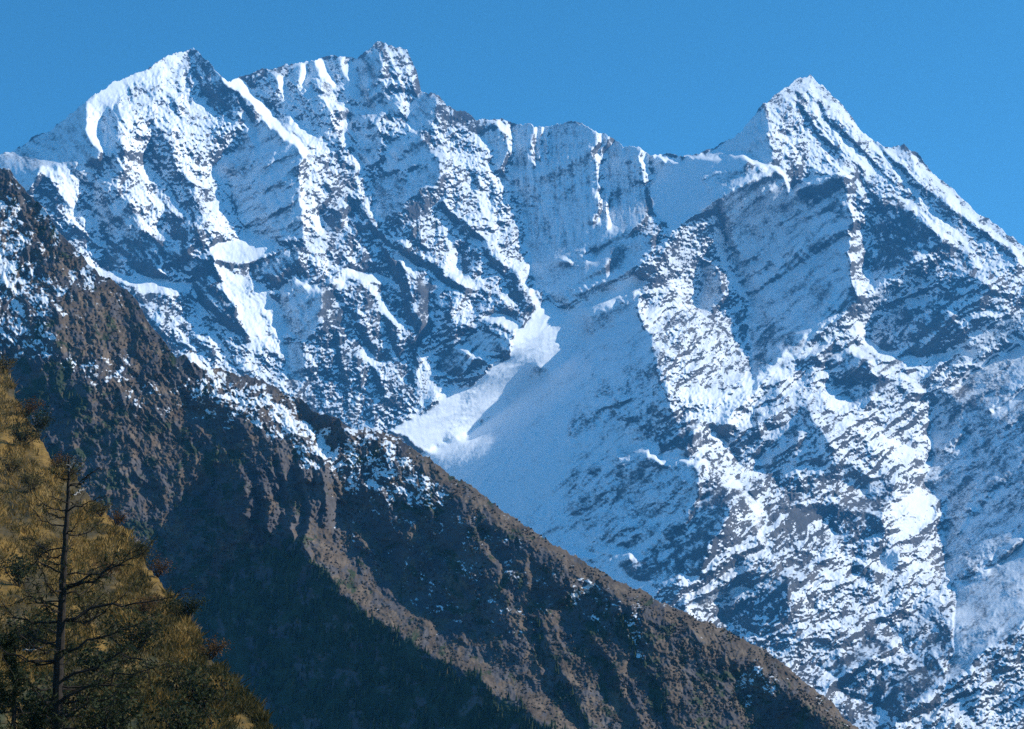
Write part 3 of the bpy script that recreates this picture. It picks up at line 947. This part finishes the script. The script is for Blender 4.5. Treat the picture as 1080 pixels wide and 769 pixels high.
def leaf_mat(name, stops, scale=0.8):
    m = NT(name)
    f = m.math('ADD', m.attr('tone'), m.math('MULTIPLY', m.math('SUBTRACT', m.noise(scale, 2, 0.6), 0.5), 0.4), True)
    c = m.ramp(f, stops)
    m.base(c)
    tr = m.n('ShaderNodeBsdfTranslucent')
    m.l(c, tr.inputs['Color'])
    mx = m.n('ShaderNodeMixShader')
    mx.inputs[0].default_value = 0.25
    m.l(m.b.outputs[0], mx.inputs[1])
    m.l(tr.outputs[0], mx.inputs[2])
    m.l(mx.outputs[0], m.out.inputs[0])
    return m.m


M_GRASS = leaf_mat('autumn_grass', [(0.0, (0.045, 0.045, 0.016)), (0.35, (0.10, 0.072, 0.02)), (0.7, (0.28, 0.165, 0.04)), (1.0, (0.42, 0.28, 0.10))])
M_DARK = leaf_mat('conifer_needles', [(0.0, (0.014, 0.02, 0.01)), (0.6, (0.035, 0.045, 0.018)), (1.0, (0.08, 0.085, 0.03))])
M_WOOD = leaf_mat('wood_needles', [(0.0, (0.016, 0.03, 0.012)), (0.5, (0.045, 0.07, 0.024)), (0.8, (0.09, 0.1, 0.035)), (1.0, (0.16, 0.115, 0.045))], 0.05)
M_SCRUB = leaf_mat('ridge_scrub', [(0.0, (0.025, 0.028, 0.02)), (0.45, (0.075, 0.06, 0.04)), (0.8, (0.15, 0.11, 0.075)), (1.0, (0.23, 0.18, 0.13))], 0.05)
M_OLIVE = leaf_mat('olive_leaves', [(0.0, (0.055, 0.05, 0.018)), (0.6, (0.12, 0.095, 0.032)), (1.0, (0.2, 0.15, 0.055))])
M_RUST = leaf_mat('russet_leaves', [(0.0, (0.07, 0.035, 0.015)), (0.6, (0.15, 0.08, 0.025)), (1.0, (0.24, 0.13, 0.04))])
bk_ = NT('rough_bark')
bk_.base(bk_.ramp(bk_.noise(9, 6, 0.7), [(0.3, (0.012, 0.010, 0.008)), (0.7, (0.045, 0.036, 0.028))]))
M_BARK = bk_.m
gw = NT('sunlit_twig')  # pale top twigs: the sun's whitish highlights put into the colour
gw.base(gw.ramp(gw.noise(9, 4, 0.7), [(0.3, (0.22, 0.2, 0.18)), (0.7, (0.5, 0.47, 0.43))]))
M_GREY = gw.m


def thing(name, label, cat, loc, group=None):
    o = bpy.data.objects.new(name, None)
    COL.objects.link(o)
    o.location = loc
    o.empty_display_size = 0.5
    o['label'] = label
    o['category'] = cat
    if group:
        o['group'] = group
    return o


SKY_HT = np.array(SKY_H).T


def build_grass():
    b = MB()
    n = 34000
    us = rng.uniform(-60, 420, n)
    top = np.interp(us, *np.array(SKY_H).T)
    vs_ = top + rng.uniform(0, 1, n) ** 1.25 * (900 - top)
    clump = fbm(us, vs_, 30, 3, 700, 0.6)
    for u, v, c in zip(us, vs_, clump):
        p, i, j = hill_at(u, v)
        d = np.linalg.norm(p)
        if c < -0.35 or d < 42:
            continue
        h = (0.28 + 0.35 * rng.random() + 0.25 * max(c, 0)) * (0.5 + d / 260.0) * (1.0 + 0.45 * math.exp(-max(v - np.interp(u, *SKY_HT), 0) / 9.0))
        tone = float(np.clip(0.5 + 0.5 * c + rng.normal(0, 0.16) - 0.38 * min(max((v - 540) / 200.0, 0), 1), 0, 1))
        for k in range(4):
            dr = np.array([rng.normal(0, 0.5), rng.normal(0, 0.5), 1.0]) * h
            b.blade(p - np.array([0, 0, 0.05]) + rng.normal(0, 0.16, 3) * [1, 1, 0] * (0.5 + d / 200.0), dr, h * 0.075, tone)
    o = b.build('grass', M_GRASS)
    o['kind'] = 'stuff'
    o['label'] = 'dry golden grass tufts over the near hillside'


build_grass()


def shrub(mat, seed, leaves, tall, bare=False):
    r = np.random.default_rng(seed)
    st, lf = MB(), MB()
    tips = []
    for k in range(9):
        az = r.uniform(0, 2 * math.pi)
        lean = r.uniform(0.15, 0.9)
        h = tall * r.uniform(0.6, 1.0)
        t = np.linspace(0, 1, 6)[:, None]
        end = np.array([math.cos(az) * lean, math.sin(az) * lean, 1.0]) * h
        pts = t * end + np.sin(t * 3.1) * np.array([r.normal(0, 0.1), r.normal(0, 0.1), 0.12]) * h
        st.tube(pts, np.linspace(0.045, 0.012, 6) * tall / 2, 5)
        for m_ in range(5):
            q = pts[r.integers(2, 6)]
            e = q + r.normal(0, 0.22, 3) * h + [0, 0, 0.1 * h]
            st.tube(np.stack([q, (q + e) / 2 + r.normal(0, 0.03, 3) * h, e]), np.array([0.014, 0.010, 0.005]) * tall / 2, 4)
            tips += [q, (q + e) / 2, e]
    tips = np.array(tips)
    cl = r.random(len(tips))
    for k in range(leaves):
        i = r.integers(len(tips))
        p = tips[i] + r.normal(0, 0.10, 3) * tall
        d = r.normal(0, 1, 3)
        d *= tall * r.uniform(0.05, 0.1) / np.linalg.norm(d)
        lf.blade(p, d, tall * 0.024, float(np.clip(cl[i] * 0.7 + r.normal(0.15, 0.12), 0, 1)))
    return st, lf


KINDS = [('dark green leafy shrub growing in the grass of the near hillside', M_DARK, 11, 900, 2.6, 'dark green shrubs on the near hillside'),
         ('olive shrub with thin leaves growing in the grass of the near hillside', M_OLIVE, 12, 800, 2.3, 'olive shrubs on the near hillside'),
         ('russet brown shrub growing in the grass of the near hillside', M_RUST, 13, 700, 2.0, 'russet shrubs on the near hillside')]
PROTO = {}


def put_shrub(kind, u, v, size):
    lab, mat, seed, nl, tall, grp = KINDS[kind]
    p, i, j = hill_at(u, v)
    t = thing('shrub', lab, 'shrub', Vector(p - np.array([0, 0, 0.1])), grp)
    t.scale = (size * 1.15, size * 1.15, size)
    t.rotation_euler = (0, 0, random.uniform(0, 6.28))
    if kind not in PROTO:
        st, lf = shrub(mat, seed, nl, tall)
        PROTO[kind] = (st.build('stem', M_BARK, t), lf.build('foliage', mat, t))
    else:
        for q in PROTO[kind]:
            c = q.copy()
            COL.objects.link(c)
            c.parent = t


# (kind, u, v, height in survey pixels); the size follows from the distance
for kind, u, v, hp in [(1, 3, 392, 16), (2, 27, 440, 16), (0, 38, 456, 19), (2, 60, 496, 14), (1, 76, 506, 17), (1, 106, 545, 16), (2, 122, 556, 14), (1, 152, 588, 20), (2, 166, 604, 16), (0, 196, 648, 23), (2, 222, 690, 19), (0, 24, 470, 19), (1, 34, 520, 20), (1, 10, 500, 16), (1, 40, 590, 20), (0, 20, 620, 27), (2, 112, 610, 17), (1, 90, 660, 30), (0, 140, 690, 36), (2, 150, 650, 21), (0, 104, 720, 39), (1, 130, 745, 39), (0, 30, 690, 39), (1, 190, 730, 32), (0, 214, 752, 39), (1, 70, 760, 45), (0, 40, 780, 54), (0, 110, 790, 54), (0, 200, 790, 45)]:
    p, i, j = hill_at(u, v)
    put_shrub(kind, u, v, hp * np.linalg.norm(p) / F / KINDS[kind][4])


# ------------------------------------------------------------------ the old conifer and its young neighbour
def conifer(label, path, depth, r0, r1, seed, nbr, reach, dens, extra=(), root_uv=None):
    r = np.random.default_rng(seed)
    pts = np.array([pos(np.float64(u), np.float64(v), depth) for u, v in path])
    # stand the stem upright at one distance, foot on the hillside
    foot, _, _ = hill_at(*root_uv)
    y0 = foot[1]
    pts = np.array([pos(np.float64(u), np.float64(v), 1.0) for u, v in path])
    pts = pts * (y0 / pts[:, 1])[:, None]
    pts[-1] = foot - np.array([0, 0, 0.25])
    px = y0 / F                                    # metres per survey pixel at the tree
    t = thing('conifer_tree', label, 'tree', Vector(foot))
    n = 40
    k = np.linspace(0, len(pts) - 1, n)
    tr = np.stack([np.interp(k, np.arange(len(pts)), pts[:, c]) for c in range(3)], 1)
    tr[1:-1, 0] += r.normal(0, 0.012, n - 2)
    hh = (tr[:, 2] - tr[-1, 2]) / (tr[0, 2] - tr[-1, 2])
    rad = r1 + (r0 - r1) * (1 - hh) ** 0.85
    rad[-3:] *= [1.08, 1.2, 1.4]
    b = MB()
    b.tube(tr, rad, 9)
    b.build('trunk', M_BARK, t, foot)
    nd = MB()
    H = tr[0, 2] - tr[-1, 2]

    def spray(p, d, size, amount):
        for _ in range(amount):
            e = d * r.uniform(0.2, 1) + r.normal(0, 0.55, 3)
            e[2] -= 0.25
            e *= size * r.uniform(0.5, 1.1) / np.linalg.norm(e)
            nd.blade(p + r.normal(0, 0.05, 3), e, 0.017, float(np.clip(r.normal(0.45, 0.25), 0, 1)))

    def branch(p0, az, ln, droop, grey=False, ends=None):
        bm = MB()
        m_ = 9
        tt = np.linspace(0, 1, m_)
        di = np.array([math.cos(az), math.sin(az), 0])
        q = p0 + di * (ln * tt)[:, None]
        q[:, 2] += ln * (0.10 * tt - droop * 1.6 * tt * (1 - tt) + 0.35 * tt ** 3)
        if ends is not None:
            q = ends
        q[1:-1] += r.normal(0, 0.025 * ln, (m_ - 2, 3))
        rb = np.linspace(0.015 + 0.011 * ln, 0.007, m_)
        bm.tube(q, rb, 5)
        for i in range(2, m_):
            for sgn in (-1, 1):
                if r.random() < 0.25:
                    continue
                tl = ln * r.uniform(0.10, 0.28) * (1.15 - tt[i] * 0.6)
                dd = (q[i] - q[i - 1]) / (np.linalg.norm(q[i] - q[i - 1]) + 1e-9)
                sd = np.cross(dd, [0, 0, 1.0]) * sgn
                e = q[i] + (dd * 0.7 + sd * r.uniform(0.3, 0.9) + np.array([0, 0, r.uniform(-0.5, 0.25)])) * tl
                mid = (q[i] + e) / 2 + r.normal(0, 0.04, 3) * tl
                bm.tube(np.stack([q[i], mid, e]), [0.014, 0.011, 0.005], 4)
                if not grey:
                    am = int(dens(hh_at(p0)) * r.uniform(0.4, 1.4))
                    for w in (0.35, 0.7, 1.0):
                        spray(q[i] + (e - q[i]) * w, (e - q[i]) / tl, 0.2, am)
        bm.build('branch', M_GREY if grey else M_BARK, t, foot)

    def hh_at(p):
        return (p[2] - tr[-1, 2]) / H

    for i in range(nbr):
        h = 1 - ((i + r.random()) / nbr) ** 0.9 * 0.93
        kx = int(np.clip(np.argmin(np.abs(hh - h)), 0, n - 1))
        p0 = tr[kx]
        ln = reach * (0.16 + 0.95 * (1 - h)) * r.uniform(0.6, 1.1)
        branch(p0, r.uniform(0, 2 * math.pi), ln, 0.12 + 0.25 * (1 - h))
    for e in extra:
        v0 = e[0][1]
        s_ = np.array(e, float)
        kk = np.linspace(0, len(s_) - 1, 9)
        uv = np.stack([np.interp(kk, np.arange(len(s_)), s_[:, c]) for c in range(2)], 1)
        q = np.array([pos(a, c, 1.0) for a, c in uv])
        dep = y0 + np.linspace(0, r.uniform(-1.2, 0.6), 9)
        q = q * (dep / q[:, 1])[:, None]
        ln = np.linalg.norm(q[-1] - q[0])
        branch(q[0], 0, ln, 0, grey=len(s_) == 2, ends=q)
    nd.build('foliage', M_DARK, t, foot)
    return t


conifer('old half bare conifer with a dark trunk standing at lower left', [(73, 482), (72, 520), (69, 560), (67, 600), (65, 650), (62, 700), (60, 769), (58, 850), (57, 928)],
        45, 0.24, 0.025, 31, 70, 3.6, lambda h: 0.8 if h > 0.75 else (2.0 if h > 0.5 else 5),
        extra=[[(70, 618), (105, 601), (132, 592), (150, 576)], [(68, 622), (95, 612), (128, 598), (166, 564)], [(67, 655), (110, 640), (150, 638), (192, 622)],
               [(66, 690), (100, 676), (130, 664), (160, 650)], [(62, 742), (96, 722), (130, 711), (200, 704)], [(62, 720), (100, 700), (140, 690), (150, 700), (168, 738)],
               [(66, 604), (40, 592), (18, 600)], [(66, 642), (34, 630), (2, 640)], [(64, 684), (30, 668), (-6, 690)],
               [(72, 512), (84, 508), (96, 498), (104, 494)], [(71, 540), (88, 532), (110, 524)],
               [(73, 497), (79, 482)], [(72, 500), (76, 488)], [(78, 522), (92, 514)], [(24, 686), (46, 682)]], root_uv=(57, 928))
conifer('young dark conifer at the left edge below the golden grass', [(16, 668), (15, 720), (14, 800), (13, 925)], 45, 0.14, 0.015, 37, 44, 2.1, lambda h: 5.0, root_uv=(13, 924))


# ------------------------------------------------------------------ conifer wood on the shaded spur of the ridge
def build_forest():
    b = MB()
    P, u, v = ridgeP
    w = RG.at(RG.m['wood'], u, v)
    ok = np.argwhere((w > 0.3) & (v > 420) & (v < 900) & (u > -40) & (u < 720))
    nf = fbm(u, v, 22, 3, 810, 0.6)
    for i, j in ok[rng.permutation(len(ok))[:12000]]:
        if nf[i, j] + 0.2 < 0 or w[i, j] < 0.3 + 0.3 * rng.random():
            continue
        p = P[i, j]
        h = rng.uniform(2.5, 8.5)
        k = 5
        tone = float(np.clip(rng.normal(0.4, 0.22), 0, 1))
        for (z0, z1, r0) in ((0.05, 0.6, 0.2), (0.35, 1.0, 0.13)):
            a0 = rng.random() * 6.28
            ring = [p + np.array([math.cos(a0 + 6.283 * q / k) * r0 * h * rng.uniform(0.7, 1.2), math.sin(a0 + 6.283 * q / k) * r0 * h * rng.uniform(0.7, 1.2), z0 * h]) for q in range(k)]
            b.add(ring + [p + np.array([0, 0, z1 * h])], [(q, (q + 1) % k, k) for q in range(k)], tone)
    o = b.build('forest', M_WOOD)
    o['kind'] = 'stuff'
    o['label'] = 'dark conifer wood on the shaded spur of the ridge'


build_forest()


def build_undergrowth():
    b = MB()
    P, u, v = ridgeP
    w = RG.at(RG.m['wood'], u, v)
    sn = RG.at(RG.m['snow'], u, v)
    ok = np.argwhere((sn < 0.5) & (v > 200) & (v < 880) & (u > -40) & (u < 960) & (w < 0.6))
    nf = fbm(u, v, 26, 4, 830, 0.75)
    for i, j in ok[rng.permutation(len(ok))[:34000]]:
        if nf[i, j] - 0.05 + 0.3 * rng.normal() < 0 or rng.random() < sn[i, j]:
            continue
        p = P[i, j]
        h = rng.uniform(0.3, 1.25) * np.linalg.norm(p) / 1200
        k = 5
        tone = float(np.clip(0.62 + 0.3 * rng.normal() - 0.3 * nf[i, j], 0, 1))
        a0 = rng.random() * 6.28
        ring = [p + np.array([math.cos(a0 + 1.257 * q) * h * rng.uniform(0.5, 1.1), math.sin(a0 + 1.257 * q) * h * rng.uniform(0.5, 1.1), -0.1]) for q in range(k)]
        mid = [p + np.array([math.cos(a0 + 1.257 * q) * h * rng.uniform(0.4, 0.9), math.sin(a0 + 1.257 * q) * h * rng.uniform(0.4, 0.9), h * rng.uniform(0.4, 0.8)]) for q in range(k)]
        b.add(ring + mid + [p + np.array([0, 0, h * 1.1])], [(q, (q + 1) % k, k + (q + 1) % k, k + q) for q in range(k)] + [(k + q, k + (q + 1) % k, 2 * k) for q in range(k)], tone)
    o = b.build('undergrowth', M_SCRUB)
    o['kind'] = 'stuff'
    o['label'] = 'low brown and dark scrub scattered over the ridge'


build_undergrowth()


# ------------------------------------------------------------------ the blue air between
def build_haze():
    x0, x1, y0, y1, z0, z1 = -15500, 15500, -13500, 17500, -30, 4300
    vv = [(x, y, z) for z in (z0, z1) for y in (y0, y1) for x in (x0, x1)]
    ff = [(0, 2, 3, 1), (4, 5, 7, 6), (0, 1, 5, 4), (2, 6, 7, 3), (0, 4, 6, 2), (1, 3, 7, 5)]
    me = bpy.data.meshes.new('haze')
    me.from_pydata(vv, [], ff)
    o = bpy.data.objects.new('haze', me)
    COL.objects.link(o)
    o['kind'] = 'stuff'
    m = bpy.data.materials.new('mountain_air')
    m.use_nodes = True
    t = m.node_tree
    t.nodes.clear()
    ou = t.nodes.new('ShaderNodeOutputMaterial')
    pv = t.nodes.new('ShaderNodeVolumePrincipled')
    pv.inputs['Color'].default_value = (0.10, 0.48, 1.0, 1)
    pv.inputs['Density'].default_value = HAZE
    pv.inputs['Anisotropy'].default_value = 0.0
    t.links.new(pv.outputs[0], ou.inputs['Volume'])
    me.materials.append(m)


HAZE = 0.000043
build_haze()
